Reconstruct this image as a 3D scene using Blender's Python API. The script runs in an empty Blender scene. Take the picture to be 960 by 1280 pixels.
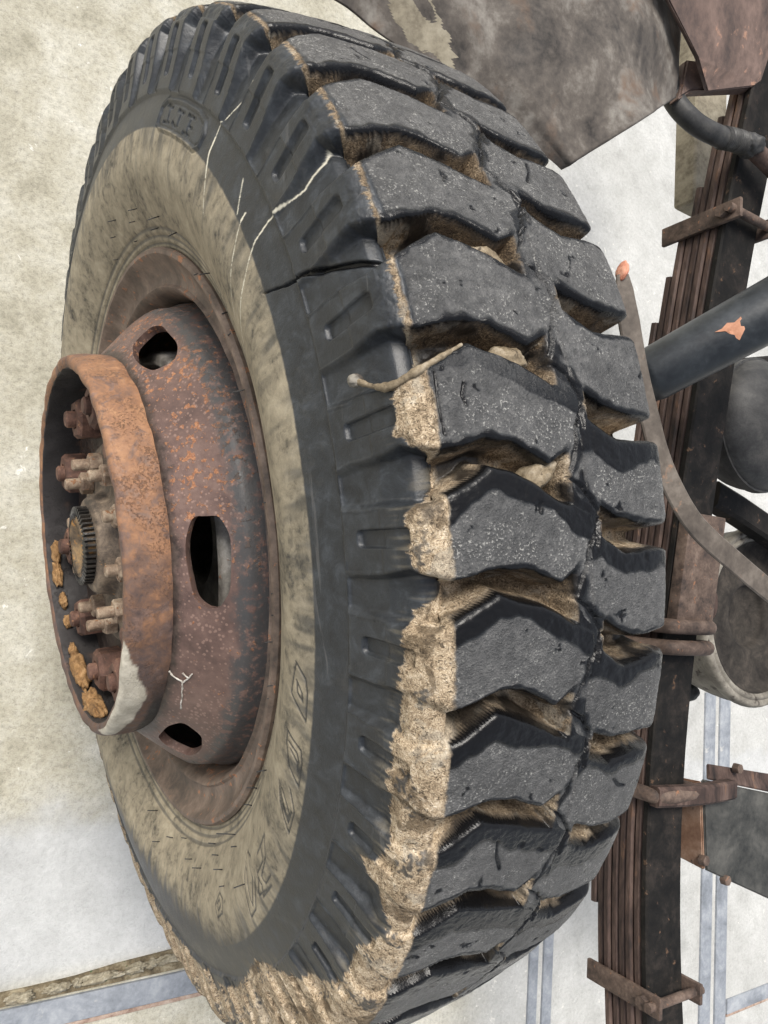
import bpy, bmesh, math, random
import numpy as np
from mathutils import Vector, Matrix
R = math.radians
rng = np.random.default_rng(7)
random.seed(7)
SC = bpy.context.scene
COL = SC.collection

# ------------------------------------------------------------------ camera
cam_d = bpy.data.cameras.new('camera')
cam_d.sensor_fit = 'VERTICAL'; cam_d.sensor_height = 36.0; cam_d.lens = 27.0
cam_d.clip_start = 0.02; cam_d.clip_end = 300
cam = bpy.data.objects.new('camera', cam_d); COL.objects.link(cam)
right = Vector((0.8385, 0.0623, 0.5413)); down = Vector((0.1059, -0.9931, -0.0498)); fwd = Vector((0.5345, 0.0991, -0.8393))
mw = Matrix((( right.x, -down.x, -fwd.x, -0.3603), (right.y, -down.y, -fwd.y, -0.0606), (right.z, -down.z, -fwd.z, 1.3838), (0, 0, 0, 1)))
cam.matrix_world = mw
SC.camera = cam

# ------------------------------------------------------------------ light
SUN_EL, SUN_AZ = 56.0, 122.0        # elevation, direction the light comes from (degrees from +X towards +Y)
world = bpy.data.worlds.new('World'); SC.world = world; world.use_nodes = True
wn = world.node_tree.nodes; wl = world.node_tree.links
bg = wn['Background']
sky = wn.new('ShaderNodeTexSky'); sky.sky_type = 'NISHITA'; sky.sun_disc = False
sky.sun_elevation = R(SUN_EL); sky.sun_rotation = R(90 - SUN_AZ)
sky.air_density = 1.0; sky.dust_density = 4.0; sky.ozone_density = 1.0; sky.altitude = 0
hsv = wn.new('ShaderNodeHueSaturation'); hsv.inputs['Saturation'].default_value = 0.42      # thin overcast: a paler, greyer sky
wl.new(sky.outputs[0], hsv.inputs['Color']); wl.new(hsv.outputs[0], bg.inputs[0]); bg.inputs[1].default_value = 0.115
sd = bpy.data.lights.new('sun', 'SUN'); sd.energy = 2.3; sd.angle = R(24); sd.color = (1.0, 0.95, 0.87)
sun = bpy.data.objects.new('sun', sd); COL.objects.link(sun)
ldir = Vector((math.cos(R(SUN_EL)) * math.cos(R(SUN_AZ)), math.cos(R(SUN_EL)) * math.sin(R(SUN_AZ)), math.sin(R(SUN_EL))))
sun.rotation_euler = ldir.to_track_quat('Z', 'Y').to_euler()
SC.view_settings.view_transform = 'Standard'
SC.view_settings.look = 'None'
SC.view_settings.exposure = 0.66
SC.view_settings.gamma = 1.0
SC.view_settings.use_curve_mapping = False
SC.render.engine = 'CYCLES'
SC.cycles.max_bounces = 6

# ------------------------------------------------------------------ noise
_perm = np.concatenate([rng.permutation(256)] * 2).astype(np.int32)
_grad = rng.normal(size=(256, 3)).astype(np.float32); _grad /= np.linalg.norm(_grad, axis=1)[:, None]
def perlin(P):
    P = np.asarray(P, np.float32); I = np.floor(P).astype(np.int32); F = P - I; I &= 255
    U = F * F * F * (F * (F * 6 - 15) + 10); out = 0
    for dx in (0, 1):
        wx = U[..., 0] if dx else 1 - U[..., 0]
        for dy in (0, 1):
            wy = U[..., 1] if dy else 1 - U[..., 1]
            for dz in (0, 1):
                wz = U[..., 2] if dz else 1 - U[..., 2]
                h = _perm[_perm[_perm[(I[..., 0] + dx) & 255] + ((I[..., 1] + dy) & 255)] + ((I[..., 2] + dz) & 255)]
                g = _grad[h]
                out = out + wx * wy * wz * (g[..., 0] * (F[..., 0] - dx) + g[..., 1] * (F[..., 1] - dy) + g[..., 2] * (F[..., 2] - dz))
    return out * 1.6
def fbm(P, o=3):
    s = 0; a = 1.0
    for k in range(o):
        s = s + a * perlin(P * (2.03 ** k) + 17.3 * k); a *= .5
    return s
def sstep(a, b, x):
    t = np.clip((x - a) / (b - a), 0, 1); return t * t * (3 - 2 * t)

# ------------------------------------------------------------------ objects
def link(o, parent=None):
    COL.objects.link(o)
    if parent is not None: o.parent = parent
    return o
def thing(name, label, cat, loc=(0, 0, 0), rz=0.0, group=None):
    o = bpy.data.objects.new(name, None); o.location = loc; o.rotation_euler = (0, 0, rz); o.empty_display_size = .05
    o['label'] = label; o['category'] = cat
    if group: o['group'] = group
    return link(o)
def tag(o, label=None, cat=None, group=None, kind=None):
    if label: o['label'] = label
    if cat: o['category'] = cat
    if group: o['group'] = group
    if kind: o['kind'] = kind
    return o
def np_mesh(name, V, F, mat, parent=None, smooth=True, sharp=None):
    me = bpy.data.meshes.new(name)
    V = np.asarray(V, np.float32)
    if isinstance(F, np.ndarray):
        n, k = F.shape
        me.vertices.add(len(V)); me.vertices.foreach_set('co', V.ravel())
        me.loops.add(n * k); me.loops.foreach_set('vertex_index', F.astype(np.int32).ravel())
        me.polygons.add(n); me.polygons.foreach_set('loop_start', np.arange(0, n * k, k, dtype=np.int32))
        me.update(calc_edges=True); me.validate()
    else:
        me.from_pydata([tuple(map(float, v)) for v in V], [], F); me.update()
    return fin(name, me, mat, parent, smooth, sharp)
def fin(name, me, mat, parent=None, smooth=True, sharp=None):
    me.polygons.foreach_set('use_smooth', np.full(len(me.polygons), smooth, dtype=bool))
    if smooth and sharp: me.set_sharp_from_angle(angle=R(sharp))
    me.materials.append(mat)
    return link(bpy.data.objects.new(name, me), parent)
def bm_obj(name, bm, mat, parent=None, smooth=True, sharp=35):
    me = bpy.data.meshes.new(name); bmesh.ops.recalc_face_normals(bm, faces=bm.faces); bm.to_mesh(me); bm.free()
    return fin(name, me, mat, parent, smooth, sharp)
def box_bm(size, M=None, bev=.002, seg=2, bm=None):
    b = bmesh.new(); bmesh.ops.create_cube(b, size=1.0)
    bmesh.ops.scale(b, vec=size, verts=b.verts)
    if bev: bmesh.ops.bevel(b, geom=list(b.edges), offset=bev, segments=seg, profile=.6, affect='EDGES')
    if M is not None: b.transform(M)
    if bm is None: return b
    t = bpy.data.meshes.new('t'); b.to_mesh(t); b.free(); bm.from_mesh(t); bpy.data.meshes.remove(t); return bm
def frame(o, x, y, z):
    return Matrix(((x[0], y[0], z[0], o[0]), (x[1], y[1], z[1], o[1]), (x[2], y[2], z[2], o[2]), (0, 0, 0, 1)))
def spline(P, n=12):
    P = np.asarray(P, float); Q = np.vstack([2 * P[0] - P[1], P, 2 * P[-1] - P[-2]]); out = []
    for i in range(1, len(Q) - 2):
        a, b, c, d = Q[i - 1:i + 3]
        for t in np.linspace(0, 1, n, endpoint=False):
            out.append(.5 * ((2 * b) + (-a + c) * t + (2 * a - 5 * b + 4 * c - d) * t * t + (-a + 3 * b - 3 * c + d) * t ** 3))
    out.append(P[-1]); return np.array(out)
def sweep(path, section, up=(0, 0, 1), closed=True):
    """sweep a 2D section (list of (side, up)) along a 3D path; returns verts, faces with caps"""
    path = np.asarray(path, float); T = np.gradient(path, axis=0); T /= np.linalg.norm(T, axis=1)[:, None]
    up = np.asarray(up, float)
    if up.ndim == 1: up = np.repeat(up[None], len(path), 0)
    S = np.cross(T, up); S /= np.linalg.norm(S, axis=1)[:, None]; U = np.cross(S, T)
    sec = np.asarray(section, float)
    if sec.ndim == 2: sec = np.repeat(sec[None], len(path), 0)
    m = sec.shape[1]
    V = (path[:, None] + sec[:, :, :1] * S[:, None] + sec[:, :, 1:] * U[:, None]).reshape(-1, 3)
    F = []
    for i in range(len(path) - 1):
        for j in range(m):
            k = (j + 1) % m; F.append((i * m + j, i * m + k, (i + 1) * m + k, (i + 1) * m + j))
    F.append(tuple(range(m - 1, -1, -1))); F.append(tuple((len(path) - 1) * m + j for j in range(m)))
    return V, F
def rect(w, h, b=.002):
    w /= 2; h /= 2
    return [(-w + b, -h), (w - b, -h), (w, -h + b), (w, h - b), (w - b, h), (-w + b, h), (-w, h - b), (-w, -h + b)]
def ring(r, n=20):
    return [(r * math.cos(2 * math.pi * k / n), r * math.sin(2 * math.pi * k / n)) for k in range(n)]

# ------------------------------------------------------------------ materials
class NT:
    def __init__(s, name):
        s.m = bpy.data.materials.new(name); s.m.use_nodes = True
        s.t = s.m.node_tree; s.b = s.t.nodes['Principled BSDF']
        s.tc = s.n('ShaderNodeTexCoord'); s.co = s.tc.outputs['Object']
    def n(s, typ, **kw):
        x = s.t.nodes.new(typ)
        for k, v in kw.items(): setattr(x, k, v)
        return x
    def put(s, sock, v):
        if v is None: return
        if isinstance(v, (int, float)): sock.default_value = v
        elif isinstance(v, tuple): sock.default_value = (*v, 1.0)[:4] if len(v) == 3 and sock.type == 'RGBA' else v
        else: s.t.links.new(v, sock)
    def noise(s, scale, detail=4, rough=.55, dist=0.0, co=None, col=False):
        x = s.n('ShaderNodeTexNoise'); x.inputs['Scale'].default_value = scale; x.inputs['Detail'].default_value = detail
        x.inputs['Roughness'].default_value = rough; x.inputs['Distortion'].default_value = dist
        s.t.links.new(co or s.co, x.inputs['Vector']); return x.outputs['Color' if col else 'Fac']
    def voro(s, scale, feature='F1', co=None, rand=1.0):
        x = s.n('ShaderNodeTexVoronoi', feature=feature); x.inputs['Scale'].default_value = scale; x.inputs['Randomness'].default_value = rand
        s.t.links.new(co or s.co, x.inputs['Vector']); return x.outputs['Distance']
    def ramp(s, fac, stops):
        x = s.n('ShaderNodeValToRGB'); e = x.color_ramp.elements
        while len(e) < len(stops): e.new(.5)
        for el, (p, c) in zip(e, stops):
            el.position = p; el.color = (c, c, c, 1) if isinstance(c, (int, float)) else (*c, 1)
        s.put(x.inputs[0], fac); return x.outputs[0]
    def step(s, fac, a, b):
        x = s.n('ShaderNodeMapRange', interpolation_type='SMOOTHSTEP'); s.put(x.inputs[0], fac)
        lo, hi = (a, b) if a < b else (b, a)
        x.inputs[1].default_value = lo; x.inputs[2].default_value = hi
        x.inputs[3].default_value, x.inputs[4].default_value = (0, 1) if a < b else (1, 0)
        return x.outputs[0]
    def mix(s, f, a, b, mode='MIX'):
        x = s.n('ShaderNodeMix', data_type='RGBA', blend_type=mode); s.put(x.inputs[0], f); s.put(x.inputs[6], a); s.put(x.inputs[7], b); return x.outputs[2]
    def math(s, op, a, b=None, c=None):
        x = s.n('ShaderNodeMath', operation=op); s.put(x.inputs[0], a); s.put(x.inputs[1], b); s.put(x.inputs[2], c); return x.outputs[0]
    def attr(s, name):
        x = s.n('ShaderNodeAttribute', attribute_name=name); return x.outputs['Fac']
    def map(s, sc=(1, 1, 1), rot=(0, 0, 0)):
        x = s.n('ShaderNodeMapping'); s.t.links.new(s.co, x.inputs[0]); x.inputs['Scale'].default_value = sc; x.inputs['Rotation'].default_value = rot; return x.outputs[0]
    def xyz(s):
        x = s.n('ShaderNodeSeparateXYZ'); s.t.links.new(s.co, x.inputs[0]); return x.outputs
    def bump(s, h, dist, strength=1.0, prev=None):
        x = s.n('ShaderNodeBump'); x.inputs['Strength'].default_value = strength; x.inputs['Distance'].default_value = dist
        s.put(x.inputs['Height'], h); s.put(x.inputs['Normal'], prev); return x.outputs[0]
    def out(s, col=None, rough=None, normal=None, metal=None, spec=None):
        s.put(s.b.inputs['Base Color'], col); s.put(s.b.inputs['Roughness'], rough); s.put(s.b.inputs['Normal'], normal)
        s.put(s.b.inputs['Metallic'], metal); s.put(s.b.inputs['Specular IOR Level'], spec); return s.m

def grimy(name, c0, c1, c2, spot=None, spot_lo=.6, spot_hi=.66, scale=30, spot_scale=120, rough=.7, bump=.0012, spec=.35, stretch=(1, 1, 1)):
    m = NT(name); co = m.map(stretch)
    a = m.noise(scale, 6, .65, .4, co); b = m.noise(scale * 7, 5, .7, 0, co)
    f = m.math('ADD', m.math('MULTIPLY', a, .7), m.math('MULTIPLY', b, .3))
    col = m.ramp(f, [(.37, c0), (.5, c1), (.63, c2)])
    h = f
    if spot:
        sp = m.step(m.math('ADD', m.math('MULTIPLY', m.noise(spot_scale, 4, .6, .3, co), .75), m.math('MULTIPLY', a, .25)), spot_lo, spot_hi)
        col = m.mix(sp, col, spot); h = m.math('ADD', h, m.math('MULTIPLY', sp, .35))
    rg = m.math('ADD', m.math('MULTIPLY', b, .3), rough - .15)
    return m.out(col, rg, m.bump(h, bump, .9), 0.0, spec)

# ---- rubber
def make_rubber():
    m = NT('rubber')
    dust, mud, tone, worn, gloss, scr = (m.attr(k) for k in ('dust', 'mud', 'tone', 'worn', 'gloss', 'scratch'))
    n1 = m.noise(18, 5, .6); n2 = m.noise(160, 5, .65); n3 = m.noise(620, 4, .65); n4 = m.noise(70, 6, .7, .5)
    blk = m.ramp(n4, [(.32, (.010, .0114, .0135)), (.52, (.021, .0245, .029)), (.72, (.047, .054, .063))])
    # worn tops: mid grey, pale specks
    wcol = m.ramp(m.math('ADD', m.math('MULTIPLY', n2, .6), m.math('MULTIPLY', n1, .4)), [(.3, (.028, .028, .0285)), (.5, (.072, .072, .072)), (.72, (.155, .153, .15))])
    spk = m.math('MULTIPLY', m.step(n3, .55, .64), m.step(m.noise(38, 4, .7), .42, .60))
    film = m.math('MULTIPLY', m.step(m.math('ADD', m.math('MULTIPLY', n1, .6), m.math('MULTIPLY', n2, .4)), .54, .68), .15)
    blk = m.mix(film, blk, (.12, .11, .092))
    sc1 = m.noise(60, 4, .7, 0, m.map((1, .08, 1.2), (.3, .5, .9))); blk = m.mix(m.math('MULTIPLY', m.step(sc1, .64, .70), .3), blk, (.14, .14, .14))
    wcol = m.mix(m.math('MULTIPLY', spk, .85), wcol, (.40, .395, .37))
    col = m.mix(worn, blk, wcol)
    col = m.mix(gloss, col, (.005, .005, .0055))
    # dust on the sidewall
    dcol = m.ramp(m.math('ADD', m.math('MULTIPLY', n4, .55), m.math('MULTIPLY', n1, .45)), [(.32, (.125, .108, .076)), (.5, (.30, .258, .182)), (.68, (.46, .40, .29))])
    dn = m.math('MULTIPLY', dust, m.step(m.math('ADD', m.math('MULTIPLY', n2, .4), m.math('ADD', m.math('MULTIPLY', n4, .3), m.math('MULTIPLY', n1, .3))), .30, .5))
    col = m.mix(m.math('MULTIPLY', dn, .93), col, dcol)
    # mud
    worm = m.noise(300, 3, .55, 3.0)
    lite = m.ramp(m.math('ADD', m.math('MULTIPLY', worm, .40), m.math('ADD', m.math('MULTIPLY', n4, .35), m.math('MULTIPLY', n2, .25))), [(.38, (.10, .075, .05)), (.46, (.29, .22, .145)), (.53, (.47, .375, .26)), (.62, (.70, .60, .465))])
    dark = m.ramp(m.math('ADD', m.math('MULTIPLY', worm, .5), m.math('MULTIPLY', n4, .5)), [(.38, (.016, .012, .009)), (.50, (.095, .066, .040)), (.64, (.29, .215, .135))])
    mc = m.mix(tone, dark, lite)
    big = m.noise(26, 5, .65, .8)
    mc = m.mix(m.math('MULTIPLY', m.step(big, .54, .62), .75), mc, m.ramp(n2, [(.35, (.045, .034, .024)), (.65, (.13, .092, .055))]))
    mc = m.mix(m.math('MULTIPLY', m.step(big, .44, .38), .5), mc, m.ramp(n2, [(.3, (.20, .18, .15)), (.7, (.46, .42, .34))]))
    flk = m.step(m.noise(210, 2, .5, 3.5), .60, .64)
    mc = m.mix(m.math('MULTIPLY', flk, .75), mc, (.045, .034, .024))
    col = m.mix(mud, col, mc)
    col = m.mix(scr, col, (.62, .59, .48))
    rg = m.ramp(n4, [(.3, .34), (.7, .50)])
    rg = m.mix(worn, rg, m.ramp(n2, [(.35, .28), (.65, .46)]))
    rg = m.mix(gloss, rg, (.22, .22, .22)); rg = m.mix(dust, rg, (.85, .85, .85)); rg = m.mix(mud, rg, (.88, .88, .88))
    wf = m.math('ADD', m.math('MULTIPLY', worn, .9), .12)
    b1 = m.bump(m.math('MULTIPLY', m.math('ADD', n3, m.math('MULTIPLY', n2, .8)), wf), .0024, .9)
    b2 = m.bump(m.math('MULTIPLY', worm, mud), .0014, .8, b1)
    b3 = m.bump(m.math('MULTIPLY', m.noise(60, 3, .5), gloss), .0016, .3, b2)
    return m.out(col, rg, b3, 0.0, m.mix(gloss, m.mix(mud, (.5, .5, .5), (.2, .2, .2)), (.30, .30, .30)))
M_RUBBER = make_rubber()

RC0 = .522
def make_disc_rust():
    m = NT('purple_rust'); x, y, z = m.xyz()[0], m.xyz()[1], m.xyz()[2]
    a = m.noise(14, 5, .6, .3); b = m.noise(110, 5, .65); c = m.noise(480, 3, .6)
    base = m.ramp(m.math('ADD', m.math('MULTIPLY', a, .6), m.math('MULTIPLY', b, .4)), [(.32, (.058, .037, .033)), (.5, (.122, .076, .064)), (.68, (.195, .128, .106))])
    # orange rust flecks, denser towards one end of the wheel
    up = m.step(y, -.22, .16)
    fl = m.math('ADD', m.math('MULTIPLY', m.noise(150, 4, .6), .62), m.math('ADD', m.math('MULTIPLY', a, .22), m.math('MULTIPLY', up, .085)))
    sp = m.step(fl, .53, .57)
    small = m.step(m.math('ADD', m.voro(230), m.math('MULTIPLY', m.noise(20), .6)), .60, .50)
    col = m.mix(m.math('MULTIPLY', sp, .85), base, m.ramp(c, [(.35, (.22, .085, .04)), (.65, (.40, .20, .10))]))
    col = m.mix(m.math('MULTIPLY', small, .38), col, (.36, .24, .195))
    rad = m.math('SQRT', m.math('ADD', m.math('POWER', y, 2.0), m.math('POWER', m.math('SUBTRACT', z, RC0), 2.0)))
    rn = m.math('ADD', rad, m.math('MULTIPLY', m.math('SUBTRACT', m.noise(45, 5, .7), .5), .022))
    blue = m.math('MULTIPLY', m.math('MULTIPLY', m.step(rn, .238, .246), m.step(b, .62, .48)), .85)
    col = m.mix(blue, col, (.055, .06, .062))
    rim_ = m.step(rn, .209, .201); col = m.mix(m.math('MULTIPLY', rim_, .85), col, m.ramp(b, [(.4, (.010, .008, .007)), (.62, (.05, .038, .03))]))
    h = m.math('ADD', m.math('ADD', m.math('MULTIPLY', b, .5), m.math('MULTIPLY', c, .2)), m.math('MULTIPLY', sp, .35))
    rg = m.mix(sp, m.ramp(b, [(.3, .38), (.7, .6)]), (.85, .85, .85))
    return m.out(col, rg, m.bump(h, .0012, .8), 0, .45)
M_DISC = make_disc_rust()

def make_ring_rust():
    m = NT('orange_rust'); ch, bl = m.attr('chalk'), m.attr('black_mask')
    a = m.noise(20, 5, .6, .3); b = m.noise(120, 5, .65, .4); c = m.noise(480, 3, .6)
    yo = m.math('MULTIPLY', m.step(m.xyz()[1], -.16, .1), .16)
    base = m.ramp(m.math('ADD', m.math('SUBTRACT', yo, .10), m.math('ADD', m.math('MULTIPLY', a, .5), m.math('MULTIPLY', b, .5))), [(.33, (.085, .06, .055)), (.46, (.145, .085, .06)), (.56, (.25, .13, .072)), (.7, (.36, .20, .11))])
    pit = m.math('MULTIPLY', m.step(m.math('ADD', m.math('MULTIPLY', m.noise(420, 5, .75), .7), m.math('MULTIPLY', b, .3)), .50, .60), m.step(m.noise(26, 4, .6), .40, .60))
    col = m.mix(m.math('MULTIPLY', pit, .6), base, (.075, .05, .045))
    old = m.step(m.math('ADD', m.math('MULTIPLY', m.noise(38, 5, .7, .6), .8), m.math('MULTIPLY', b, .2)), .53, .60); col = m.mix(m.math('MULTIPLY', old, .75), col, m.ramp(b, [(.35, (.06, .045, .043)), (.65, (.17, .115, .10))]))
    col = m.mix(bl, col, (.03, .027, .027)); col = m.mix(ch, col, m.ramp(b, [(.3, (.34, .31, .25)), (.7, (.62, .58, .49))]))
    h = m.math('SUBTRACT', m.math('MULTIPLY', b, .6), m.math('MULTIPLY', pit, .4))
    return m.out(col, m.ramp(b, [(.3, .5), (.7, .8)]), m.bump(h, .0013, .9), 0, .4)
M_RING = make_ring_rust()
M_RIM = grimy('rim_rust', (.075, .06, .05), (.155, .115, .09), (.25, .19, .15), (.36, .17, .09), .58, .64, 22, 90, .62)
M_NUT = grimy('nut_rust', (.04, .023, .018), (.105, .055, .040), (.20, .112, .08), (.30, .16, .09), .58, .66, 40, 160, .75)
M_STUD = grimy('pale_stud', (.12, .08, .055), (.26, .19, .135), (.42, .34, .25), (.24, .12, .06), .56, .62, 60, 150, .7)
M_HUB = grimy('hub_grime', (.035, .03, .025), (.13, .10, .075), (.27, .21, .15), (.36, .19, .07), .62, .68, 40, 110, .7)
M_OIL = grimy('black_grease', (.006, .006, .006), (.014, .013, .012), (.04, .035, .03), (.20, .16, .11), .66, .70, 50, 160, .4, .002, .5)
M_STUBC = grimy('stub_grime', (.05, .04, .03), (.14, .10, .065), (.30, .20, .10), (.38, .20, .07), .56, .60, 70, 130, .8, .002)
M_PLUG = grimy('grey_mud', (.09, .068, .042), (.22, .175, .115), (.36, .31, .235), (.06, .045, .03), .58, .66, 60, 140, .75, .002)
M_CHALK = grimy('pale_paint', (.22, .19, .16), (.42, .39, .35), (.62, .60, .56), None, 0, 0, 120, 0, .7)
M_CAV = grimy('cavity_dark', (.012, .010, .009), (.03, .026, .022), (.06, .05, .042), None, 0, 0, 25, 0, .9)  # near-black brown for the hollow of the casting
M_CLAY = grimy('ochre_clay', (.11, .06, .028), (.24, .135, .055), (.38, .235, .115), None, 0, 0, 90, 0, .9, .003)
M_DRUM = grimy('grey_iron', (.10, .09, .08), (.22, .205, .18), (.38, .355, .32), (.25, .13, .08), .62, .68, 30, 90, .55)
M_SPRING = grimy('spring_rust', (.014, .010, .009), (.06, .038, .031), (.12, .082, .068), (.14, .08, .052), .58, .66, 30, 70, .7, .0012, .35, (1, .25, 1))
M_SPRTOP = grimy('spring_grease', (.004, .004, .004), (.011, .010, .009), (.028, .023, .02), (.10, .062, .04), .60, .68, 25, 70, .7, .001, .2)
M_CLIP = grimy('clip_rust', (.04, .03, .026), (.10, .07, .055), (.17, .125, .10), (.24, .12, .07), .6, .66, 35, 120, .7)
M_BLACKP = grimy('black_paint', (.010, .012, .015), (.02, .024, .028), (.04, .046, .052), (.22, .2, .17), .70, .73, 18, 130, .38, .0006, .5)
M_GUARD = grimy('guard_steel', (.03, .026, .023), (.105, .09, .076), (.24, .222, .195), (.135, .092, .065), .54, .66, 11, 15, .6, .0012, .4)
M_GUARD2 = grimy('guard_rust', (.06, .045, .04), (.13, .09, .075), (.21, .145, .12), (.34, .20, .14), .58, .66, 12, 45, .7)
M_FLANGE = grimy('flange_dust', (.06, .048, .037), (.13, .105, .08), (.23, .19, .145), (.50, .46, .37), .40, .50, 9, 11, .8)
M_STRAP = grimy('strap_steel', (.055, .046, .038), (.105, .088, .073), (.18, .155, .13), (.24, .15, .10), .6, .7, 14, 60, .5, .0005)
M_POST = grimy('dusty_steel', (.13, .11, .08), (.26, .23, .17), (.36, .325, .25), None, 0, 0, 20, 0, .85)
M_HOSE = grimy('hose_rubber', (.022, .022, .022), (.04, .04, .04), (.07, .068, .064), None, 0, 0, 30, 0, .5)
M_DOME = grimy('dusty_casting', (.085, .076, .064), (.19, .175, .148), (.30, .28, .24), (.06, .05, .042), .56, .64, 14, 40, .7)
M_BOX = grimy('box_plate', (.02, .021, .02), (.05, .05, .046), (.09, .088, .08), (.20, .13, .09), .66, .70, 14, 50, .6)
M_BOXR = grimy('box_rust', (.12, .065, .042), (.22, .13, .085), (.32, .22, .16), (.06, .05, .045), .62, .7, 14, 40, .75)
M_TIP = grimy('red_tip', (.36, .13, .08), (.52, .22, .14), (.66, .36, .25), None, 0, 0, 60, 0, .6)
M_RED = grimy('orange_primer', (.38, .17, .10), (.46, .22, .13), (.55, .28, .18), None, 0, 0, 60, 0, .6)
M_STONE = grimy('broken_concrete', (.13, .11, .075), (.27, .24, .175), (.44, .41, .33), (.16, .11, .07), .6, .68, 40, 60, .9, .003)
M_STRIP = grimy('zinc_strip', (.15, .165, .185), (.24, .26, .29), (.35, .37, .395), (.42, .42, .41), .6, .7, 14, 40, .5, .0006, .5)
M_STRIPR = grimy('strip_rust', (.20, .13, .10), (.34, .25, .20), (.45, .37, .31), None, 0, 0, 40, 0, .8)

def make_ground():
    m = NT('concrete'); x, y = m.xyz()[0], m.xyz()[1]
    a = m.noise(2.6, 7, .62, .6); b = m.noise(16, 7, .65, .3); c = m.noise(120, 5, .65); d = m.noise(420, 3, .6)
    f = m.math('ADD', m.math('MULTIPLY', a, .55), m.math('MULTIPLY', b, .45))
    warm = m.ramp(f, [(.34, (.24, .225, .17)), (.46, (.375, .355, .285)), (.57, (.46, .445, .38)), (.68, (.60, .59, .535))])
    cool = m.ramp(f, [(.32, (.36, .365, .36)), (.5, (.46, .468, .465)), (.7, (.57, .575, .57))])
    yy = m.math('ADD', y, m.math('MULTIPLY', m.noise(7, 5, .6), .16))
    band = m.math('MULTIPLY', m.step(yy, -.335, -.42), m.step(y, -.76, -.70))
    rightp = m.step(m.math('ADD', x, m.math('MULTIPLY', a, .4)), .75, 1.3)
    k = m.math('MAXIMUM', band, m.math('MULTIPLY', rightp, .8))
    col = m.mix(k, warm, cool)
    fine = m.ramp(m.math('ADD', m.math('MULTIPLY', c, .6), m.math('MULTIPLY', d, .4)), [(.33, .62), (.5, 1.0), (.68, 1.22)])
    col = m.mix(m.math('SUBTRACT', 1.0, m.math('MULTIPLY', k, .6)), col, m.mix(1.0, col, fine, 'MULTIPLY'))
    col = m.mix(m.step(m.math('ADD', m.math('MULTIPLY', m.noise(45, 5, .7, .5), .7), m.math('MULTIPLY', a, .3)), .60, .66), col, (.70, .69, .64))
    h = m.math('ADD', m.math('MULTIPLY', b, .8), m.math('ADD', m.math('MULTIPLY', c, .5), m.math('MULTIPLY', d, .25)))
    return m.out(col, .85, m.bump(h, .004, .7), 0, .3)
M_GROUND = make_ground()

# ------------------------------------------------------------------ ground
gb = bmesh.new(); bmesh.ops.create_grid(gb, x_segments=8, y_segments=8, size=20)
g = bm_obj('ground', gb, M_GROUND, None, False); tag(g, kind='structure')

# ------------------------------------------------------------------ the wheel
RC = .522
WH = thing('truck_wheel', 'worn mud-caked black lug tyre on a rusty steel wheel with a protruding hub ring', 'truck wheel', (0, 0, 0), R(10.5))
def W(s, r, ph):
    """wheel coordinates (axial outboard, radius, degrees from the top) -> wheel-local xyz"""
    p = np.radians(ph); s, r, p = np.broadcast_arrays(np.asarray(s, float), np.asarray(r, float), p)
    return np.stack([-s, -r * np.sin(p), RC + r * np.cos(p)], -1)

# --- tyre profile (axial, radius), bead to crown, then mirrored about the mid plane
S0 = .02
half = [(.112, .300), (.118, .308), (.127, .322), (.137, .342), (.144, .365), (.1455, .385), (.143, .404), (.138, .420), (.130, .442), (.125, .462), (.121, .482), (.117, .500), (.111, .512), (.100, .5185), (.07, .523), (.02, .5255)]
prof = spline(half + [(2 * S0 - s, r) for s, r in half[-2::-1]], 14)
arc = np.concatenate([[0], np.cumsum(np.hypot(*np.diff(prof, axis=0).T))])          # surface coordinate, bead to bead
half = [(.103, .300), (.107, .309), (.113, .322), (.124, .342), (.134, .365), (.1395, .385), (.1400, .404), (.1372, .420)] + half[8:]
farh = [(-.036, .5255), (-.077, .5225), (-.0925, .5150), (-.1005, .502), (-.105, .482), (-.109, .462), (-.112, .442), (-.116, .420), (-.1175, .404), (-.117, .385), (-.110, .365), (-.098, .342), (-.085, .322), (-.076, .309), (-.07, .300)]
prof = spline(half + farh, 14)
TC = np.interp(0, [0], [0]); TC = arc[len(arc) // 2]
fineT = np.arange(0, .436, .00092); Tv = np.concatenate([fineT, np.linspace(.442, arc[-1], 36)])
phf = np.arange(-80, 126, .1); phc = np.linspace(126, 280, 300)[:-1]
PH = np.concatenate([phf, phc]); nP, nT = len(PH), len(Tv)
bs = np.interp(Tv, arc, prof[:, 0]); br = np.interp(Tv, arc, prof[:, 1])
ts = np.gradient(bs, Tv); tr = np.gradient(br, Tv); ln = np.hypot(ts, tr); ns, nr = tr / ln, -ts / ln     # outward normal
phi = np.where(PH > 180, PH - 360, PH)[:, None] + np.zeros((1, nT)); T = Tv[None] + np.zeros((nP, 1))
u = 20 + (TC - T) * 1000                      # millimetres across the tread, + outboard
P3 = W(bs[None], br[None], phi).astype(np.float32)
nA = perlin(P3 * 28); nB = perlin(P3 * 110 + 5); nC = perlin(P3 * 330 + 9); nL = perlin(P3 * 9 + 3)
PITCH = 360 / 44; MM = 9.11
near_up = [(182, -9.3), (150, -9.1), (125, -8.7), (105, -9.0), (70, -11.0), (36, -9.5), (10, -8.0), (-2, -7.2)]
near_lo = [(-3, -4.6), (8, -4.0), (22, -3.2), (48, -4.7), (68, -5.1), (100, -4.4), (115, -4.6), (125, -5.1), (150, -4.8), (182, -4.6)]
far_up = [(-6, -13.6), (-12, -13.9), (-33, -12.4), (-60, -12.3), (-80, -11.9), (-100, -11.2), (-139, -11.0)]
far_lo = [(-139, -8.2), (-100, -8.0), (-85, -7.6), (-68, -6.2), (-45, -6.6), (-30, -7.1), (-13, -8.2), (-6, -8.6)]
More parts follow.
